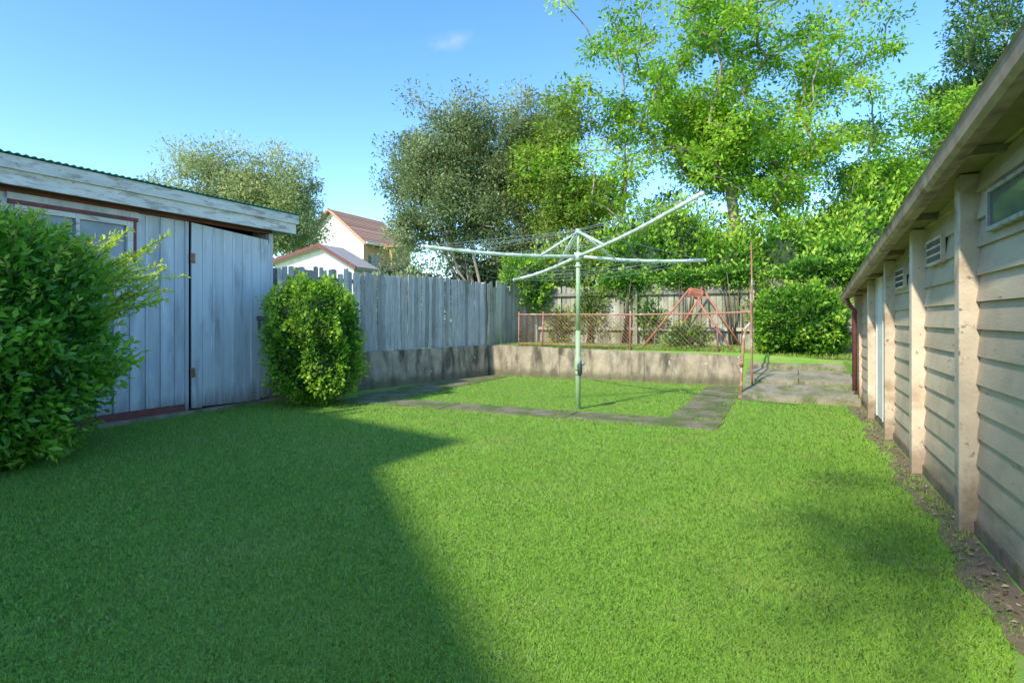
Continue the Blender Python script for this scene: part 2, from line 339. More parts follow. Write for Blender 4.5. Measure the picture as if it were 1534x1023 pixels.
mk('retaining_wall',wallseg((-6.52,12.2),(-.86,12.2),.16,-.05,.72,.60,3),['retain'],label='low weathered concrete retaining wall holding the upper terrace',category='retaining wall')
# ------------------------------------------------------------ fences
def paling_fence(p,q,z0,ztp,ztq,w,mat,label,face,railface,jit=.02):
    p=np.array(p);q=np.array(q);Ln=np.linalg.norm(q-p);d=(q-p)/Ln;nr=np.array([d[1],-d[0]])*face
    mb=MB(); s=0
    while s<Ln-.03:
        ww0=w*random.uniform(.8,1.2); ww=ww0-random.uniform(.003,.014)
        A=p+d*s; zt=ztp+(ztq-ztp)*s/Ln+random.gauss(0,jit)+.02*math.sin(s*2.1)
        if random.random()<.07: zt-=random.uniform(.03,.09)
        off=nr*random.uniform(0,.014); lean=random.gauss(0,.010)
        c1,c2=random.uniform(0,.03),random.uniform(0,.03)
        th=.014; zb=z0+random.uniform(-.01,.03)
        pr=[(0,zb),(ww,zb),(ww,zt-c1),(ww*.72,zt-random.uniform(0,.012)),(ww*.3,zt-random.uniform(0,.015)),(0,zt-c2)]
        vs=[]
        for k in (0,1):
            for (x,z) in pr:
                P=A+off+d*(x+lean*(z-z0))+nr*th*k; vs.append(W(P[0],P[1],z))
        fs=[tuple(range(6)),tuple(range(11,5,-1))]+[(i2,(i2+1)%6,6+(i2+1)%6,6+i2)[::-1] for i2 in range(6)]
        mb.add(vs,fs,0); s+=ww0
    root=empty('paling_fence',W((p[0]+q[0])/2,(p[1]+q[1])/2,z0),label,'fence')
    mk('palings',mb,[mat],parent=root)
    r=nr*railface
    for hz in (.3,.86):
        mb=MB(); z=z0+(min(ztp,ztq)-z0)*hz
        A=p+r*(.05 if railface>0 else .03);B=q+r*(.05 if railface>0 else .03); o=r*.045
        mb.hexa([W(*A,z),W(*B,z),W(*(B+o),z),W(*(A+o),z),W(*A,z+.075),W(*B,z+.075),W(*(B+o),z+.075),W(*(A+o),z+.075)])
        mk('rail',mb,[mat],parent=root)
    k=max(2,int(Ln/2.3))
    for i in range(k+1):
        mb=MB(); A=p+d*(Ln*i/k)+r*(.1); zt=ztp+(ztq-ztp)*i/k-.03
        a,b=A; mb.box(a-.05,a+.05,b-.05,b+.05,z0-.1,zt); mk('post',mb,[mat],parent=root)
    return root
paling_fence((-7.62,6.98),(-6.50,12.2),.70,2.20,2.23,.098,'pale_fence','weathered grey timber paling fence on the concrete retaining wall',1,-1)
paling_fence((-6.49,12.26),(-6.02,14.0),.64,2.20,2.17,.098,'back_fence','mossy timber paling fence section running to the corner',1,-1)
paling_fence((-5.98,14.1),(4.5,14.1),.60,2.13,2.32,.12,'back_fence','sunlit mossy timber paling fence along the terrace',1,1)
# ------------------------------------------------------------ shed
AW=-7.6
shed=empty('garden_shed',W(-9,4,0),'weathered pale blue timber shed with old plank door and green roof','shed')
mb=MB(); random.seed(3)
mb.box(AW-2.8,AW-.03,1.2,5.38,.0,2.95,0,.5); 
b=1.2
while b<5.36:
    b1=min(b+.20,5.38); o=random.uniform(-.003,.003)
    if not (3.3<b+.1<4.7):
        mb.box(AW-.028,AW+o,b+.004,b1-.004,.14,2.68)
        mb.box(AW+.003,AW+.020,b-.014,b+.014,.14,2.66)
    else:
        mb.box(AW-.028,AW+o,b+.004,b1-.004,.14,2.02); mb.box(AW+.003,AW+.020,b-.014,b+.014,.14,1.97)
    b+=.2
mb.box(AW-2.8,AW-.35,5.38,6.80,0,2.95,0,.5)
mb.box(AW-.35,AW-.02,6.76,6.80,0,2.95,0,.5)
mk('wall',mb,['shed'],parent=shed)
mb=MB(); mb.box(AW-.345,AW-.33,5.39,6.75,.05,2.9); mk('doorway',mb,['dark'],parent=shed)
mb=MB(); mb.box(AW-.02,AW+.03,6.765,6.85,0,2.70); mb.box(AW-.03,AW+.025,5.335,5.385,.05,2.68); mk('corner_trim',mb,['shed'],parent=shed,bevel=.004)
mb=MB(); mb.box(AW-.02,AW+.022,1.2,6.84,2.69,2.80); mb.box(AW-.01,AW+.012,1.2,5.33,.02,.137); mk('red_trim',mb,['redtrim'],parent=shed)
mb=MB(); mb.box(AW-2.9,AW+.10,1.2,6.95,-.02,.045); mk('floor_slab',mb,['slab'],parent=shed,bevel=.01)
mb=MB(); mb.box(AW+.20,AW+.235,1.0,7.14,2.725,2.90); mb.box(AW+.237,AW+.27,.98,7.17,2.885,3.03); mb.box(AW-2.9,AW+.20,7.11,7.14,2.725,2.9); mb.box(AW-2.9,AW+.237,7.142,7.17,2.885,3.03)
mk('fascia',mb,['fascia'],parent=shed,bevel=.005)
mb=MB(); mb.box(AW-.02,AW+.2,1.0,7.11,2.80,2.82); mk('soffit',mb,['soffit'],parent=shed)
mb=MB(); n=600; vs=[]
for i in range(n+1):
    bb=.9+6.3*i/n; zz=.009*math.cos(bb*math.pi*2/.076)
    vs+= [W(AW+.30,bb,3.047+zz),W(AW-3.1,bb,3.25+zz)]
mb.add(vs,[(2*i,2*i+1,2*i+3,2*i+2) for i in range(n)],0,.5); rf=mk('roof',mb,['green'],parent=shed,smooth=True); sm=rf.modifiers.new('s','SOLIDIFY'); sm.thickness=.003
door_mb=MB(); x=5.41; k=0; random.seed(11)
while x<6.74:
    w=.168; x1=min(x+w,6.74); 
    za=2.67-.085*(x-5.41)/1.33; zb=2.67-.085*(x1-5.41)/1.33
    A=AW+.03; j=random.uniform(-.012,.012)
    door_mb.hexa([W(A,x,.07+j),W(A+.02,x,.07+j),W(A+.02,x1-.006,.06+j),W(A,x1-.006,.06+j),W(A,x,za),W(A+.02,x,za),W(A+.02,x1-.006,zb),W(A,x1-.006,zb)])
    if k%2==1: door_mb.box(A+.02,A+.034,x1-.018,x1+.014,.10,2.53)
    x=x1; k+=1
door=mk('door',door_mb,['sheddoor'],parent=shed,origin=W(AW,6,0))
mb=MB(); mb.box(AW+.05,AW+.064,6.50,6.70,1.30,1.37); mb.tube([W(AW+.06,6.55,1.33),W(AW+.12,6.56,1.33),W(AW+.12,6.66,1.31)],.012); mb.box(AW+.05,AW+.075,6.52,6.56,1.16,1.30)
mk('handle',mb,['metal'],parent=door)
for z in (.5,2.1):
    mb=MB(); mb.box(AW+.05,AW+.06,5.39,5.46,z,z+.14); mb.tube([W(AW+.06,5.395,z),W(AW+.06,5.395,z+.14)],.010); mk('hinge',mb,['rust'],parent=door)
wn=MB(); wn.box(AW-.025,AW-.012,3.40,4.60,2.06,2.52); win=mk('window',wn,['paleglass'],parent=shed,origin=W(AW,4,2))
mb=MB()
for bx in ((3.36,3.43),(4.55,4.62),(3.96,4.0)): mb.box(AW-.012,AW+.03,bx[0],bx[1],2.04,2.56)
for zx in ((2.04,2.10),(2.50,2.56)):
    mb.box(AW-.012,AW+.028,3.432,3.958,*zx); mb.box(AW-.012,AW+.028,4.002,4.548,*zx)
mb.box(AW-.02,AW+.045,3.34,4.64,2.0,2.039); mk('frame',mb,['fascia'],parent=win)
mb=MB(); mb.box(AW-.015,AW+.036,3.30,4.68,2.562,2.61); mb.box(AW-.015,AW+.024,4.622,4.665,2.04,2.56); mk('head_trim',mb,['redtrim'],parent=win)
mb=MB(); mb.box(AW-.02,AW+.010,3.3,4.7,2.612,2.688); mb.box(AW-.02,AW+.008,3.2,3.358,2.02,2.61); mb.box(AW-.02,AW+.008,4.667,4.80,2.02,2.61); mk('window_surround',mb,['shed'],parent=shed)
# ------------------------------------------------------------ garage
def wt(b): return 2.19-(b-4.45)*.0805
AG=1.05; BE=10.7
gar=empty('garage',W(3.5,5,0),'long tan weatherboard garage with beige posts and brown gutter','garage')
random.seed(5)
posts=[0.0,1.5,2.95,4.45,5.97,7.5,9.0,BE-.02]
mb=MB()
for i in range(len(posts)-1):
    b0,b1=posts[i]+.05,posts[i+1]-.05
    z=.09
    while z<2.7:
        h=.165; zt0=min(z+h,wt(b0)+.02); zt1=min(z+h,wt(b1)+.02)
        if zt0<=z+.01 and zt1<=z+.01: break
        zt0=max(zt0,z+.005); zt1=max(zt1,z+.005)
        o=.024+random.uniform(-.002,.004); dz=random.uniform(-.004,.004)
        mb.hexa([W(AG-o,b0,z),W(AG+.02,b0,z),W(AG+.02,b1,z+dz),W(AG-o,b1,z+dz),W(AG-.004,b0,zt0),W(AG+.02,b0,zt0),W(AG+.02,b1,zt1),W(AG-.004,b1,zt1)])
        z+=h
mb.prism([(AG+.021,0),(AG+.021,BE),(6.5,BE),(6.5,0)],0,2,0,.4,top=[wt(0),wt(BE),wt(BE)+.5,wt(0)+.5])
mk('wall',mb,['garage'],parent=gar)
mb=MB(); mb.box(AG-.035,AG+.02,0,BE,-.02,.085); mk('plinth',mb,['dirt'],parent=gar)
for p in posts:
    mb=MB(); w=.058
    mb.hexa([W(AG-.11,p-w,0),W(AG+.01,p-w,0),W(AG+.01,p+w,0),W(AG-.11,p+w,0),W(AG-.11,p-w,wt(p-w)),W(AG+.01,p-w,wt(p-w)),W(AG+.01,p+w,wt(p+w)),W(AG-.11,p+w,wt(p+w))]); mk('post',mb,['gpost'],parent=gar,bevel=.01)
def sl(a0,a1,b0,b1,dz0a,dz0b,th):
    return [W(a0,b0,wt(b0)+dz0a),W(a1,b0,wt(b0)+dz0b),W(a1,b1,wt(b1)+dz0b),W(a0,b1,wt(b1)+dz0a),W(a0,b0,wt(b0)+dz0a+th),W(a1,b0,wt(b0)+dz0b+th),W(a1,b1,wt(b1)+dz0b+th),W(a0,b1,wt(b1)+dz0a+th)]
mb=MB(); mb.hexa(sl(.80,6.6,0,BE+.25,.035,.55,.03)); mk('roof',mb,['roofsheet'],parent=gar)
mb=MB(); mb.hexa(sl(.875,AG+.02,0,BE+.2,.003,.01,.012),0)
for i in range(8):
    b0=.9+i*1.5
    if b0<BE: mb.hexa(sl(.88,AG-.005,b0,b0+.045,-.045,-.04,.045),0)
mk('soffit',mb,['soffit'],parent=gar)
mb=MB()
prof=[(.872,.03),(.872,-.055),(.80,-.07),(.775,-.05),(.765,.02),(.755,.03),(.762,.042)]
bs=np.linspace(0,BE+.3,24); vs=[]; m=len(prof)
for b0 in bs:
    for (a,z) in prof: vs.append(W(a,b0,wt(b0)+z))
fs=[(i*m+j,i*m+j+1,(i+1)*m+j+1,(i+1)*m+j) for i in range(len(bs)-1) for j in range(m-1)]
e=(len(bs)-1)*m; fs.append(tuple(e+j for j in range(m)))
mb.add(vs,fs,0,.5); gt=mk('gutter',mb,['gutter'],parent=gar); sm=gt.modifiers.new('s','SOLIDIFY'); sm.thickness=.006
mb=MB(); mb.tube([W(.81,10.45,wt(10.45)-.06),W(.84,10.45,wt(10.45)-.16),W(.92,10.5,wt(10.5)-.25),W(.93,10.5,.2)],.036,n=10); mk('downpipe',mb,['redtrim'],parent=gar,smooth=True)
mb=MB(); mb.box(AG-.035,AG-.025,3.15,4.09,1.82,2.01); gw=mk('window',mb,['glass'],parent=gar,origin=W(AG,3.7,1.8))
mb=MB()
mb.box(AG-.05,AG-.02,4.08,4.105,1.795,2.03);mb.box(AG-.05,AG-.02,3.125,3.15,1.795,2.03);mb.box(AG-.055,AG-.02,3.152,4.078,1.795,1.82);mb.box(AG-.05,AG-.02,3.152,4.078,2.01,2.03)
mk('frame',mb,['greyframe'],parent=gw,bevel=.003)
for (b0,b1,z0,z1) in ((5.18,5.68,1.73,1.93),(6.72,7.2,1.62,1.81)):
    mb=MB(); mb.box(AG-.05,AG-.02,b0,b1,z0,z1,0,.9)
    k=int((b1-b0)/.034)
    for i in range(k):
        bb=b0+.02+i*(b1-b0-.03)/k
        for zz_ in range(3):
            q=z0+.02+zz_*.058; mb.box(AG-.052,AG-.0505,bb,bb+.014,q,q+.042,1)
    mk('air_vent',mb,['gpost','dark'],parent=gar)
mb=MB(); mb.box(AG-.04,AG-.03,8.15,8.62,.1,wt(8.62)-.02); mb.box(AG-.052,AG-.03,8.63,8.68,.1,wt(8.68)-.02);mb.box(AG-.052,AG-.03,8.09,8.14,.1,wt(8.68)-.02); mk('pale_panel',mb,['white'],parent=gar,bevel=.003)  # whitish panel with edge strips between two posts
# ------------------------------------------------------------ rotary clothesline
H=Vector((.967,8.5,0))
hoist=empty('rotary_clothesline',H,'pale green rotary clothes hoist with four arms standing in lawn','clothesline')
def hp(x,y,z): return (H.x+x,H.y+y,z)
mb=MB(); mb.tube([hp(0,0,-.05),hp(0,0,1.15)],.038,n=14); mb.tube([hp(0,0,1.15),hp(.0,0,2.30)],.031,n=14); mk('post',mb,['hoistgreen'],parent=hoist,smooth=True)
mb=MB(); mb.tube([hp(0,0,.56),hp(0,0,.60),hp(0,0,.72),hp(0,0,.76)],[.038,.058,.052,.038],n=14); mb.tube([hp(0,0,.50),hp(0,0,.56)],.044,n=12); mb.tube([hp(.04,-.03,.67),hp(.07,-.07,.67)],[.03,.024],n=10)
wb=mk('winder',mb,['hoistgreen'],parent=hoist,smooth=True)
mb=MB(); mb.tube([hp(.03,-.06,.70),hp(.035,-.09,.67),hp(.01,-.10,.53),hp(.0,-.11,.50)],.013,n=8); mb.tube([hp(.01,-.09,.68),hp(.014,-.092,.66),hp(.014,-.092,.54),hp(.012,-.09,.50)],[.02,.036,.036,.02],n=10); mk('handle',mb,['darkmetal'],parent=wb,smooth=True)
mb=MB(); mb.tube([hp(0,0,2.28),hp(0,0,2.64)],.020,n=10); mb.tube([hp(0,0,2.56),hp(0,0,2.64)],[.045,.035],n=12); mb.tube([hp(0,0,2.17),hp(0,0,2.29)],[.055,.06],n=12); mb.tube([hp(0,0,2.08),hp(0,0,2.11)],.045,n=12)
mk('hub',mb,['hoist'],parent=hoist,smooth=True)
ends=[Vector((1.10,-2.15,2.68)),Vector((2.13,.87,2.27)),Vector((-.92,2.1,2.04)),Vector((-2.13,-.87,2.27))]
hub=Vector((0,0,2.235))
def lerp(a,b,f): return a+(b-a)*f
def armp(e,f): return lerp(hub,e,f)+Vector((0,0,-.04*math.sin(f*math.pi)))
for e in ends:
    mb=MB(); pts=[hp(*armp(e,i/6)) for i in range(7)]
    d2=Vector((e.x,e.y,0)).normalized(); s=Vector((-d2.y,d2.x,0))*.013
    mb.tube(pts,.026,n=10); mb.tube([pts[-1],tuple(Vector(pts[-1])+d2*.03)],[.033,.028],n=10)
    for f in (.3,.45,.6,.75,.88): 
        p=Vector(hp(*armp(e,f))); mb.tube([p-Vector((0,0,.038)),p+Vector((0,0,.035))],.008,n=6)
    mk('arm',mb,['hoistarm'],parent=hoist,smooth=True)
    for sd in (1,-1):
        mb=MB(); q=armp(e,.27); mb.tube([hp(*(Vector((0,0,2.6))+s*sd*2)),hp(*(q+s*sd*1.2))],.014,n=8); mk('brace',mb,['hoist'],parent=hoist,smooth=True)
mb=MB()
for e in ends: mb.tube([hp(0,0,2.62),hp(*e)],.003,n=4)
for k,f in enumerate((.33,.46,.60,.73,.86,.97)):
    for i in range(4):
        a_,b_=armp(ends[i],f),armp(ends[(i+1)%4],f); pts=[]
        for j in range(9):
            g=j/8; p=lerp(a_,b_,g); p=p-Vector((0,0,(.03+.05*(k%3))*f*4*g*(1-g))); pts.append(hp(*p))
        mb.tube(pts,.0026,n=4)
mk('clothes_wire',mb,['wire'],parent=hoist)
# ------------------------------------------------------------ pipe fence, pole, swing frame
pf=empty('pipe_fence',W(-3,12.3,.66),'rusty pipe fence with chain mesh on the retaining wall','fence')
bq=12.42
PP=W(-.62,11.55,0)
mb=MB(); mb.tube([W(-5.75,bq,1.44),W(-3.1,bq,1.425),W(-1.3,bq,1.44),(PP[0],PP[1]+.02,1.46)],.019,n=8); mk('top_rail',mb,['rust'],parent=pf,smooth=True)
mb=MB(); mb.tube([W(-5.75,bq,.76),W(-3.1,bq,.74)],.014,n=8); mk('bottom_rail',mb,['rust'],parent=pf,smooth=True)
for a in (-5.75,-5.15,-4.25,-3.1,-1.3):
    mb=MB(); mb.tube([W(a,bq,.58),W(a+random.uniform(-.03,.03),bq,1.50)],.019,n=8); mk('post',mb,['rust'],parent=pf,smooth=True)
mb=MB()
def mesh_panel(a0,a1,z0,z1,st,rw):
    for sgn in (1,-1):
        x=-(z1-z0)
        while x<(a1-a0):
            p=[x,0.0];q=[x+(z1-z0),z1-z0]
            if p[0]<0: p=[0,-x]
            if q[0]>a1-a0: q=[a1-a0,(a1-a0)-x]
            if sgn<0: A=(a1-p[0],z0+p[1]);B=(a1-q[0],z0+q[1])
            else: A=(a0+p[0],z0+p[1]);B=(a0+q[0],z0+q[1])
            mb.tube([W(A[0],bq+.004*sgn,A[1]),W(B[0],bq+.004*sgn,B[1])],rw,n=3,tint=.2); x+=st
mesh_panel(-5.13,-3.12,.77,1.42,.085,.0045); mesh_panel(-5.73,-5.17,.77,1.42,.085,.004); mesh_panel(-3.08,-1.32,.70,1.40,.10,.0028)
mk('chain_mesh',mb,['rust'],parent=pf)
P=PP
pole=empty('steel_pole',P,'tall thin rusty steel pole with diagonal brace beside the retaining wall','pole')
mb=MB(); mb.tube([(P[0],P[1],.0),(P[0]+.01,P[1],1.5),(P[0]-.01,P[1],2.72)],[.022,.018,.013],n=8); mk('shaft',mb,['rust'],parent=pole,smooth=True)
mb=MB(); mb.tube([(P[0]-.02,P[1]-.02,1.62),(P[0]-.30,P[1]-.75,.05)],.016,n=8); mk('brace',mb,['rust'],parent=pole,smooth=True)
mb=MB(); mb.tube([(3.79,9.62,-.05),(3.80,9.63,.35),(3.85,9.65,1.02),(3.90,9.67,1.18),(3.97,9.68,1.26)],[.026,.025,.024,.023,.02],n=10)
mb.tube([(3.795,9.62,.55),(3.80,9.61,.62)],.032,n=10); mb.tube([(3.79,9.62,-.05),(3.79,9.62,.06)],.045,n=10)
M['flake']=surf('flaking_cream_pipe',(.36,.18,.11),(.45,.25,.16),14,tint=0,c3=(.58,.49,.38),s3=6,t3=(.52,.58))
mk('bent_gate_post',mb,['flake'],label='rusty paint-flaked pipe post at the corner of the path',category='post',smooth=True)
sw=empty('swing_frame',W(-1.6,13.1,.64),'faded red A-frame of an old swing on the terrace','swing')
ap0=Vector(W(-1.95,13.05,1.98)); legs=[W(-2.95,12.62,.62),W(-1.0,12.62,.62)]
for l in legs:
    mb=MB(); mb.tube([tuple(ap0),l],.024,n=8); mk('leg',mb,['swing'],parent=sw,smooth=True)
ap1=Vector(W(-1.75,13.85,1.98))
for l in (W(-2.6,13.9,.62),W(-.9,13.9,.62)):
    mb=MB(); mb.tube([tuple(ap1),l],.022,n=8); mk('leg',mb,['swing'],parent=sw,smooth=True)
mb=MB(); mb.tube([tuple(ap0),tuple(ap1)],.024,n=8); mk('top_bar',mb,['swing'],parent=sw,smooth=True)
mb=MB(); mb.tube([tuple(lerp(ap0,Vector(legs[0]),.62)),tuple(lerp(ap0,Vector(legs[1]),.62))],.015,n=8); mk('cross_bar',mb,['swing'],parent=sw,smooth=True)
mb=MB()
for i in range(5):
    z=1.84+i*.036; o=.02*i
    mb.hexa([W(-1.98+o,12.90,z),W(-1.66+o*.3,12.90,z-.07),W(-1.66+o*.3,12.99,z-.07),W(-1.98+o,12.99,z),W(-1.98+o,12.90,z+.016),W(-1.66+o*.3,12.90,z-.054),W(-1.66+o*.3,12.99,z-.054),W(-1.98+o,12.99,z+.016)])
for a in (-1.93,-1.72): mb.tube([W(a,12.95,1.74),W(a+.03,12.95,2.02)],.010,n=6)
mk('seat',mb,['redseat'],parent=sw)
# ------------------------------------------------------------ neighbouring buildings
house=empty('neighbour_house',(-11,42,.66),'white gabled house with terracotta tile roof and brick side','house')
A0=-12.4*C-40*S; B0=-12.4*S+40*C
hw=2.75; zr,ze=8.9,6.75; Lh=5.2
mb=MB()
vs=[W(A0-hw,B0,.6),W(A0+hw,B0,.6),W(A0+hw,B0,ze),W(A0,B0,zr-.1),W(A0-hw,B0,ze)]
vs2=[W(A0-hw,B0+Lh,.6),W(A0+hw,B0+Lh,.6),W(A0+hw,B0+Lh,ze),W(A0,B0+Lh,zr-.1),W(A0-hw,B0+Lh,ze)]
mb.add(vs+vs2,[(0,1,2,3,4),(9,8,7,6,5),(0,4,9,5)],0,.5)
mb.add([vs[1],vs2[1],vs2[2],vs[2]],[(0,1,2,3)],1,.5)
mk('wall',mb,['white','brick'],parent=house)
mb=MB(); sl_=(zr-ze)/hw
for sgn in (-1,1):
    n=16
    for i in range(n):
        x0=i/n*(hw+.45);x1=(i+1)/n*(hw+.45)
        z0=zr-x0*sl_+.02;z1=zr-x1*sl_+.05
        p=[W(A0+sgn*x0,B0-.35,z0),W(A0+sgn*x1,B0-.35,z1),W(A0+sgn*x1,B0+Lh+.3,z1),W(A0+sgn*x0,B0+Lh+.3,z0)]
        if sgn<0:p=p[::-1]
        mb.hexa([(a,b,c-.05) for a,b,c in p]+p)
mk('roof',mb,['tiles'],parent=house)
mb=MB()
for sgn in (-1,1):
    mb.hexa([W(A0,B0-.40,zr-.12),W(A0+sgn*(hw+.45),B0-.40,zr-.12-(hw+.45)*sl_),W(A0+sgn*(hw+.45),B0-.36,zr-.12-(hw+.45)*sl_),W(A0,B0-.36,zr-.12),W(A0,B0-.40,zr+.08),W(A0+sgn*(hw+.45),B0-.40,zr+.08-(hw+.45)*sl_),W(A0+sgn*(hw+.45),B0-.36,zr+.08-(hw+.45)*sl_),W(A0,B0-.36,zr+.08)])
mk('barge_board',mb,['tiles'],parent=house)
mb=MB(); mb.box(A0+hw+.4,A0+hw+.55,B0-.3,B0+Lh,ze-.38,ze-.24); mk('gutter',mb,['white'],parent=house)
for bb in (1.6,3.6):
    mb=MB(); mb.box(A0+hw+.9,A0+hw+1.1,B0+bb,B0+bb+.2,.6,ze-.3); mk('veranda_post',mb,['ochre'],parent=house)
mb=MB(); mb.prism([(A0+hw+.1,B0+1.4),(A0+hw+1.4,B0+1.4),(A0+hw+1.4,B0+4.6),(A0+hw+.1,B0+4.6)],ze-.45,ze,top=[ze-.1,ze-.35,ze-.35,ze-.1]); mk('veranda_roof',mb,['tiles'],parent=house)
mb=MB(); mb.box(A0+hw+.002,A0+hw+.04,B0+.5,B0+1.4,4.3,5.7); mk('window',mb,['glass'],parent=house)
out=empty('outbuilding',(-6.4,20.5,.66),'small white outbuilding with dark red gable trim behind the fence','outbuilding')
ap=(-6.5,20.0); A1=ap[0]*C-ap[1]*S; B1=ap[0]*S+ap[1]*C
mb=MB(); vs=[]; DP=.9
for bb in (B1,B1+DP): vs+=[W(A1-2.3,bb,.6),W(A1+1.35,bb,.6),W(A1+1.35,bb,3.12),W(A1,bb,3.82),W(A1-2.3,bb,3.35)]
mb.add(vs,[(0,1,2,3,4),(9,8,7,6,5),(0,4,9,5),(1,6,7,2)],0,.5); mk('wall',mb,['white'],parent=out)
mb=MB(); mb2=MB()
for (x0,z0,x1,z1) in ((0,3.90,1.62,3.07),(-2.6,3.36,0,3.90)):
    mb.hexa([W(A1+x0,B1-.20,z0-.1),W(A1+x1,B1-.20,z1-.1),W(A1+x1,B1+DP+.1,z1-.1),W(A1+x0,B1+DP+.1,z0-.1),W(A1+x0,B1-.20,z0),W(A1+x1,B1-.20,z1),W(A1+x1,B1+DP+.1,z1),W(A1+x0,B1+DP+.1,z0)])
    mb2.hexa([W(A1+x0,B1-.25,z0-.10),W(A1+x1,B1-.25,z1-.10),W(A1+x1,B1-.202,z1-.10),W(A1+x0,B1-.202,z0-.10),W(A1+x0,B1-.25,z0+.02),W(A1+x1,B1-.25,z1+.02),W(A1+x1,B1-.202,z1+.02),W(A1+x0,B1-.202,z0+.02)])
mk('roof',mb,['roofsheet'],parent=out); mk('barge_board',mb2,['redtrim'],parent=out)
res=empty('shadow_house',W(-8,-4,0),'unseen two-storey residence beside the lawn','house')
poly=[(-.4,-7.2),(-2.68,-4.25),(-5.05,-2.0),(-4.95,-.7),(-9.4,.55),(-16,.55),(-16,-12),(-.4,-12)]  # out-of-view house; roof outline shaped so its shadow edge crosses the lawn
cx,cy=-9,-6
inn=[(x+(cx-x)*.06,y+(cy-y)*.06) for x,y in poly]
mb=MB(); mb.prism(inn,0,4.84); mk('wall',mb,['white'],parent=res)
mb=MB(); n=len(poly); vs=[W(x,y,4.85) for x,y in poly]+[W(x,y,5.0) for x,y in poly]+[W(cx,cy,6.4)]
mb.add(vs,[tuple(range(n))[::-1]]+[(i,(i+1)%n,n+(i+1)%n,n+i) for i in range(n)]+[(n+i,n+(i+1)%n,2*n) for i in range(n)]); mk('roof',mb,['tiles'],parent=res)
# ------------------------------------------------------------ vegetation
tree('broad_tree',(6.4,18,.66),(6.7,18.4,7.2),(5.7,2.4,5.6),500,150,.58,.145,.072,'Lbig','palebark','large spreading bright green tree with open branches',21,trunk_r=.24,stems=5,bias=.48,cutz=2.2,droop=.25,gap=-.10,gs=.85,minr=.024,rough=.42,cvar=.24)
tree('olive_tree',(-1.0,20,.66),(-2.3,20.2,6.0),(2.1,1.5,3.3),190,280,.52,.12,.055,'Lolive','bark','grey-green multi-stemmed tree behind the paling fence',31,trunk_r=.15,stems=5,bias=.5,cutz=3.3,rough=.42,gap=-.16,gs=.95,minr=.018,flat=.9,cvar=.2)
tree('olive_tree',(-.6,20.3,.66),(.1,20.6,6.1),(2.0,1.5,3.6),190,280,.52,.12,.055,'Lolive','bark','grey-green tree with bare lower stems behind the fence',33,trunk_r=.14,stems=4,bias=.5,cutz=3.1,rough=.42,gap=-.16,gs=.95,minr=.018,flat=.9,cvar=.2)
tree('slender_tree',(2.0,19,.66),(2.0,19,5.4),(1.5,1.3,3.7),130,230,.56,.13,.06,'Lyel','bark','slender mid-green tree between two larger trees',41,trunk_r=.12,stems=2,bias=.5,gap=-.25,cvar=.22)
tree('gum_tree',(-10.8,24,.66),(-11.0,24,6.1),(3.6,2.5,2.3),220,350,.70,.14,.055,'Lgrey','palebark','rounded grey-green tree rising behind the shed roof',51,trunk_r=.2,stems=3,bias=.5,rough=.3,gap=-.3,gs=.8,flat=.8)
tree('leafy_tree',(13.6,19.5,.66),(13.4,19.5,5.1),(2.5,1.8,4.0),160,210,.6,.145,.072,'Lbig','bark','bright green leafy tree above the garage roof',61,trunk_r=.14,stems=2,bias=.5,tshift=-.08,gap=-.2,cvar=.22)
tree('dark_tree',(20.9,25,.66),(20.5,25,9.8),(2.7,2.5,5.6),170,280,.85,.2,.09,'Ldark','bark','tall dark green tree beyond the garage',71,trunk_r=.3,stems=1,bias=.5,cvar=.22)
tree('courtyard_tree',W(-1.2,-3.7,0),(-2.95,-2.5,6.3),(1.5,1.3,.9),30,70,.55,.10,.05,'Lbig','bark','small leafy tree shading the lawn edge',81,trunk_r=.05,stems=1,bias=.5,cutz=5.0)
def bw(name,x,y,zc,rx,ry,rz,n,L,Wd,mat,label,seed,zb=.64,**k):
    return bush(name,(x,y,zb),(x,y,zc),(rx,ry,rz),n,L,Wd,mat,label,seed,**k)
HA,HB=-6.82,2.22; HRX,HRY,HRZ=1.12,1.42,1.20; PW=2.7
x,y,_=W(HA,HB)
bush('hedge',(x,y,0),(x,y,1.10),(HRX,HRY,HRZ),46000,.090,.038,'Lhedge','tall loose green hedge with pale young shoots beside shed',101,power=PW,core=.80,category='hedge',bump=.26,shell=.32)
rr=np.random.default_rng(5); mb=MB(); LP=[];LD=[];LT=[];LL=[]
for i in range(450):
    if i<370:
        while True:
            q=(rr.uniform(-1,1),rr.uniform(-1,1)); h2=1-abs(q[0])**PW-abs(q[1])**PW
            if h2>0.02: break
        aa=HA+q[0]*HRX; bb=HB+q[1]*HRY
        h=1.10+HRZ*h2**(1/PW)-.10; ln=rr.uniform(.12,.34); v=W(q[0]*.5,q[1]*.5); dr=Vector((v[0]+rr.normal()*.25,v[1]+rr.normal()*.25,1))
    else:
        aa=-6.65+rr.uniform(-.35,.35); bb=3.40+rr.uniform(-.3,.3); h=rr.uniform(1.15,1.8); ln=rr.uniform(.35,.9); v=W(rr.uniform(.0,.3),rr.uniform(.5,1.0)); dr=Vector((v[0],v[1],rr.uniform(.05,.9)))
    p=Vector(W(aa,bb,h)); dr.normalize(); e=p+dr*ln
    mb.tube([p,lerp(p,e,.5)+Vector((0,0,.01)),e],[.005,.004,.002],n=4,cap=False)
    for j in range(int(ln/.016)):
        f=.05+.95*j*.016/ln; d=Vector((rr.normal(),rr.normal(),rr.normal()*.6+.3)); d=(d-dr*d.dot(dr)).normalized()+dr*.7
        LP.append(lerp(p,e,f));LD.append(d);LT.append(min(1,max(0,rr.normal(.35+.35*f,.2))));LL.append(rr.uniform(.045,.085))
hd=bpy.data.objects['hedge']; LL=np.array(LL)
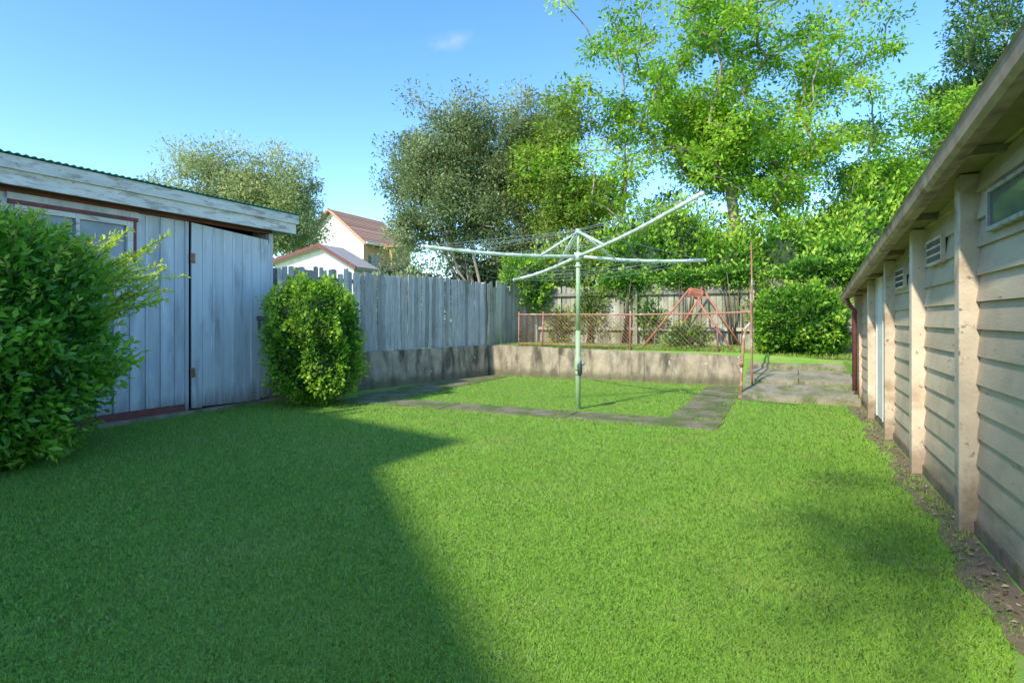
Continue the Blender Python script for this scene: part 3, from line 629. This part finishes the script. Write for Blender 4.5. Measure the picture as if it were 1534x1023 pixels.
mesh_np('young_shoots',leafverts(np.array(LP),np.array(LD),LL,LL*.42,upb=.3),4,np.array(LT),'Lshoot',parent=hd,origin=tuple(hd.location))
o=mk('shoot_stems',mb,['twig'],parent=hd); o['kind']='stuff'
x,y,_=W(-6.66,6.85)
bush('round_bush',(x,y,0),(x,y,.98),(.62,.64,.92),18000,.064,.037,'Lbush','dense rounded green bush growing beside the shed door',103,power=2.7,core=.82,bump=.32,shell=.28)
bw('terrace_bush',5.75,11.6,1.24,.82,.62,.72,12000,.085,.05,'Lbush','leafy green bush on the terrace beside the garage',104,power=2.5,core=.78,bump=.3,shell=.3,tsh=-.08)
bw('terrace_shrub',3.75,12.45,.86,.5,.3,.36,1500,.08,.04,'Lbush','low leafy shrub growing against the mossy fence',105,core=.4,bump=.5,shell=.8)
bw('corner_shrub',.35,15.3,2.2,.65,.6,.75,4500,.10,.05,'Lbush','bright leafy shrub spilling over the fence corner',107,core=.7,bump=.35)
k=0
for (a,zc,rx,rz,nn,mt) in ((-5.3,1.15,.35,.5,500,'Lyel'),(-4.5,1.6,.45,.7,900,'Lyel'),(-3.6,2.2,.7,.3,1400,'Lbush'),(-3.0,1.3,.35,.6,600,'Lbush'),(-2.2,2.25,.7,.22,1100,'Lbush'),(-1.1,2.3,.7,.25,1300,'Lbush'),(-.5,1.7,.4,.6,800,'Lyel'),(.6,2.35,.9,.3,2200,'Lbush'),(1.4,2.3,.7,.4,1800,'Lbush')):
    k+=1; x,y,_=W(a,13.98); bw('fence_creeper',x,y,zc,rx,.24,rz,int(nn*1.3),.085,.045,mt,'leafy creeper climbing over the mossy paling fence',300+k,core=.3,bump=.6,shell=1.0,group='creepers on the back fence',category='creeper')
k=0
for (x,y,zc,rx,rz,mt) in ((-3.6,17.8,1.7,1.3,.9,'Lolive'),(-1.4,21.5,2.1,1.7,1.5,'Lolive'),(1.6,17.4,2.2,1.4,1.25,'Lyel'),(3.6,16.8,2.4,1.3,1.5,'Lbush'),(5.6,16.6,2.2,1.4,1.5,'Lbig'),(7.6,16.6,2.5,1.5,1.6,'Lbush'),(9.6,16.2,2.5,1.5,1.7,'Lbig'),(11.6,16.6,2.6,1.5,1.9,'Lbush'),(8.2,14.6,2.2,1.0,1.1,'Lbush'),(1.0,25,2.7,3.5,2.8,'Lolive'),(8,26,2.8,4.5,3.0,'Lbush'),(-5,27,2.4,2.5,2.0,'Lolive'),(14,25,3,4,3.4,'Lbush'),(4.6,17.6,3.4,1.5,1.3,'Lbig'),(10.6,17.8,3.6,2.0,1.6,'Lbig')):
    k+=1; bw('background_bush',x,y,zc,rx,rx*.7,rz,5500,.14,.07,mt,'loose leafy shrub growing beyond the paling fence',200+k,core=.62,bump=.6,shell=.5,group='shrubs beyond the fence',tsh=-.05)
# ------------------------------------------------------------ grass
def inlawn(a,b):
    ok=(a>-7.45)&(a<.97)&(b<12.1)&(b>.2)
    j=R.normal(0,.05,len(a)); j2=R.random(len(a))<(.10+.22*(np.sin(a*7.3+b*3.1)*np.sin(b*6.1-a*2.3)>.3))
    p1=(a>-6.5)&(a<-.78+j)&(b>7.23+j)&(b<7.82+j); p2=(a>-1.42+j)&(a<-.80+j)&(b>7.8); p3=(a>-6.9)&(a<-5.88+j)&(b>7.8); p4=(a>-.75)&(b>10.1); p5=(a<-6.75+.21*(b-7))&(b>6.9)
    worn=(a>.74+R.random(len(a))*.22+.035*np.sin(b*3.1))
    return ok&~((p1|p2|p3)&~j2)&~p4&~p5&~worn
N=820000
r=1.9*(15/1.9)**(R.random(N)**.92); ph=R.uniform(-.80,.74,N)
x=r*np.sin(ph)/np.cos(ph)*.95; y=r
a=C*x-S*y; b=S*x+C*y; k=inlawn(a,b); x=x[k];y=y[k];n=len(x); rr_=np.hypot(x,y)
sc=np.clip((rr_/3.0)**.5,.75,2.2)
hgt=R.uniform(.006,.020,n)*np.clip(sc,.9,1.3); wd=.0020*sc*R.uniform(.7,1.4,n)
yaw=R.uniform(0,2*np.pi,n); ld=R.uniform(0,2*np.pi,n); lm=hgt*np.abs(R.normal(0,1.1,n))
P0=np.stack([x-np.cos(yaw)*wd,y-np.sin(yaw)*wd,np.zeros(n)],1);P1=np.stack([x+np.cos(yaw)*wd,y+np.sin(yaw)*wd,np.zeros(n)],1)
P2=np.stack([x+np.cos(ld)*lm,y+np.sin(ld)*lm,hgt],1)
t=np.clip(R.normal(.45,.22,n)+(R.random(n)<.04)*.4,0,1)
mesh_np('lawn_grass',np.stack([P0,P1,P2],1).reshape(-1,3),3,t,'Lgrass',kind='stuff',label='short mown green lawn grass',category='grass')
def tufts(name,A,B,Z,hm,wm,mat,label):
    n=len(A); x=C*A+S*B; y=-S*A+C*B; h=hm*R.uniform(.5,1.3,n); w=wm*R.uniform(.7,1.3,n); yaw=R.uniform(0,6.28,n); ld=R.uniform(0,6.28,n); lm=h*np.abs(R.normal(0,.6,n))
    P0=np.stack([x-np.cos(yaw)*w,y-np.sin(yaw)*w,Z],1);P1=np.stack([x+np.cos(yaw)*w,y+np.sin(yaw)*w,Z],1);P2=np.stack([x+np.cos(ld)*lm,y+np.sin(ld)*lm,Z+h],1)
    mesh_np(name,np.stack([P0,P1,P2],1).reshape(-1,3),3,np.clip(R.normal(.45,.22,n),0,1),mat,kind='stuff',label=label,category='grass')
n=26000; A=R.uniform(-6.3,1.4,n); B=R.uniform(12.45,14.05,n); tufts('terrace_grass',A,B,np.where(A>-.9,TZ-.08,TZ),.09,.008,'Ldry','yellowish rough grass on the terrace')
cA=[];cB=[]
for i in range(60):
    a0=R.uniform(.84,.99); b0=R.uniform(1.5,10.1); m=int(R.uniform(8,35)); cA.append(R.normal(a0,.025,m)); cB.append(R.normal(b0,.05,m))
for i in range(60):
    a0=R.uniform(-6.3,-.9); m=int(R.uniform(10,60)); cA.append(R.normal(a0,.12,m)); cB.append(R.normal(12.13,.035,m))
for i in range(60):
    a0=R.uniform(-.7,.92); b0=R.choice([10.12,11.08,12.03]) if R.random()<.5 else R.uniform(10.2,12); m=int(R.uniform(8,40)); cA.append(R.normal(a0,.09,m)); cB.append(R.normal(b0,.04,m))
for i in range(70):
    s_=R.random()
    if s_<.6: a0=R.uniform(-6.5,-.8); b0=R.choice([7.2,7.86])
    else: a0=R.choice([-1.44,-.78]); b0=R.uniform(7.9,12)
    m=int(R.uniform(20,60)); cA.append(R.normal(a0,.08,m)); cB.append(R.normal(b0,.05,m))
A=np.concatenate(cA);B=np.concatenate(cB); kk=(A<1.0)&(B<12.2); A=A[kk];B=B[kk]
Z=np.where((B>10.12)&(A>-.72),np.interp(B,[10.12,11.1,12.05],[.08,.22,.42]),0)
tufts('path_edge_weeds',A,B,Z,.038,.0045,'Ldry','low weeds along wall and path edges')
n=420; A=np.clip(R.normal(.91,.06,n),.6,1.0);B=R.uniform(1,9.8,n); P=np.stack([C*A+S*B,-S*A+C*B,R.uniform(.01,.025,n)],1); D=R.normal(size=(n,3)); D[:,2]*=.15
mesh_np('leaf_litter',leafverts(P,D,.036,.018,upb=1.5),4,R.random(n),'litter',kind='stuff',label='dry fallen leaves beside the garage',category='leaf litter')
# ------------------------------------------------------------ light, sky, camera
EL=math.radians(38); AZ=math.radians(42)
sd=bpy.data.lights.new('sun','SUN'); sd.energy=5.0; sd.angle=math.radians(1.6); sd.color=(1,.93,.80)
so=bpy.data.objects.new('sun',sd); scene.collection.objects.link(so)
so.rotation_euler=Vector((math.sin(AZ)*math.cos(EL),math.cos(AZ)*math.cos(EL),-math.sin(EL))).to_track_quat('-Z','Y').to_euler()
w=bpy.data.worlds.new('World'); scene.world=w; w.use_nodes=True; nt=w.node_tree; N_=nt.nodes; L_=nt.links; N_.clear()
sk=N_.new('ShaderNodeTexSky'); sk.sky_type='NISHITA'; sk.sun_disc=False; sk.sun_elevation=EL; sk.sun_rotation=AZ+math.pi; sk.air_density=1.0; sk.dust_density=.3; sk.ozone_density=3.0
bg=N_.new('ShaderNodeBackground'); bg.inputs[1].default_value=.15; ow=N_.new('ShaderNodeOutputWorld')
hs=N_.new('ShaderNodeHueSaturation'); hs.inputs['Hue'].default_value=.506; hs.inputs['Saturation'].default_value=1.22; hs.inputs['Value'].default_value=2.6; L_.new(sk.outputs[0],hs.inputs['Color'])
tc=N_.new('ShaderNodeTexCoord')
rt=N_.new('ShaderNodeMapping'); rt.vector_type='POINT'; rt.inputs['Rotation'].default_value=(0,math.radians(14),0); L_.new(tc.outputs['Generated'],rt.inputs[0])
ca,sa=math.cos(math.radians(14)),math.sin(math.radians(14)); cx_,cz_=-.1*ca+.428*sa, .1*sa+.428*ca
mp=N_.new('ShaderNodeMapping'); mp.inputs['Location'].default_value=(-cx_/.075,-.898/.3,-cz_/.016); mp.inputs['Scale'].default_value=(1/.075,1/.3,1/.016)
L_.new(rt.outputs[0],mp.inputs[0])
ln=N_.new('ShaderNodeVectorMath'); ln.operation='LENGTH'; L_.new(mp.outputs[0],ln.inputs[0])
m1=N_.new('ShaderNodeMapRange'); m1.inputs[1].default_value=1.0; m1.inputs[2].default_value=.0; m1.inputs[3].default_value=0; m1.inputs[4].default_value=.4; L_.new(ln.outputs['Value'],m1.inputs[0])
nz=N_.new('ShaderNodeTexNoise'); nz.inputs['Scale'].default_value=28; nz.inputs['Detail'].default_value=8; L_.new(tc.outputs['Generated'],nz.inputs['Vector'])
m2=N_.new('ShaderNodeMapRange'); m2.inputs[1].default_value=.42; m2.inputs[2].default_value=.75; L_.new(nz.outputs[0],m2.inputs[0])
mu=N_.new('ShaderNodeMath'); mu.operation='MULTIPLY'; L_.new(m1.outputs[0],mu.inputs[0]); L_.new(m2.outputs[0],mu.inputs[1])
mx=N_.new('ShaderNodeMix'); mx.data_type='RGBA'; L_.new(mu.outputs[0],mx.inputs[0]); L_.new(hs.outputs[0],mx.inputs[6]); mx.inputs[7].default_value=(6.5,6.8,7.2,1)
L_.new(mx.outputs[2],bg.inputs[0]); L_.new(bg.outputs[0],ow.inputs[0])
cd=bpy.data.cameras.new('camera'); cd.sensor_width=36; cd.lens=870/1534*36; cd.shift_y=-31.5/1534; cd.clip_end=2000; cd.clip_start=.05
co=bpy.data.objects.new('camera',cd); scene.collection.objects.link(co); co.location=(0,0,1.3); co.rotation_euler=(math.pi/2,0,0); scene.camera=co
scene.view_settings.view_transform='Standard'; scene.view_settings.look='None'; scene.view_settings.exposure=0
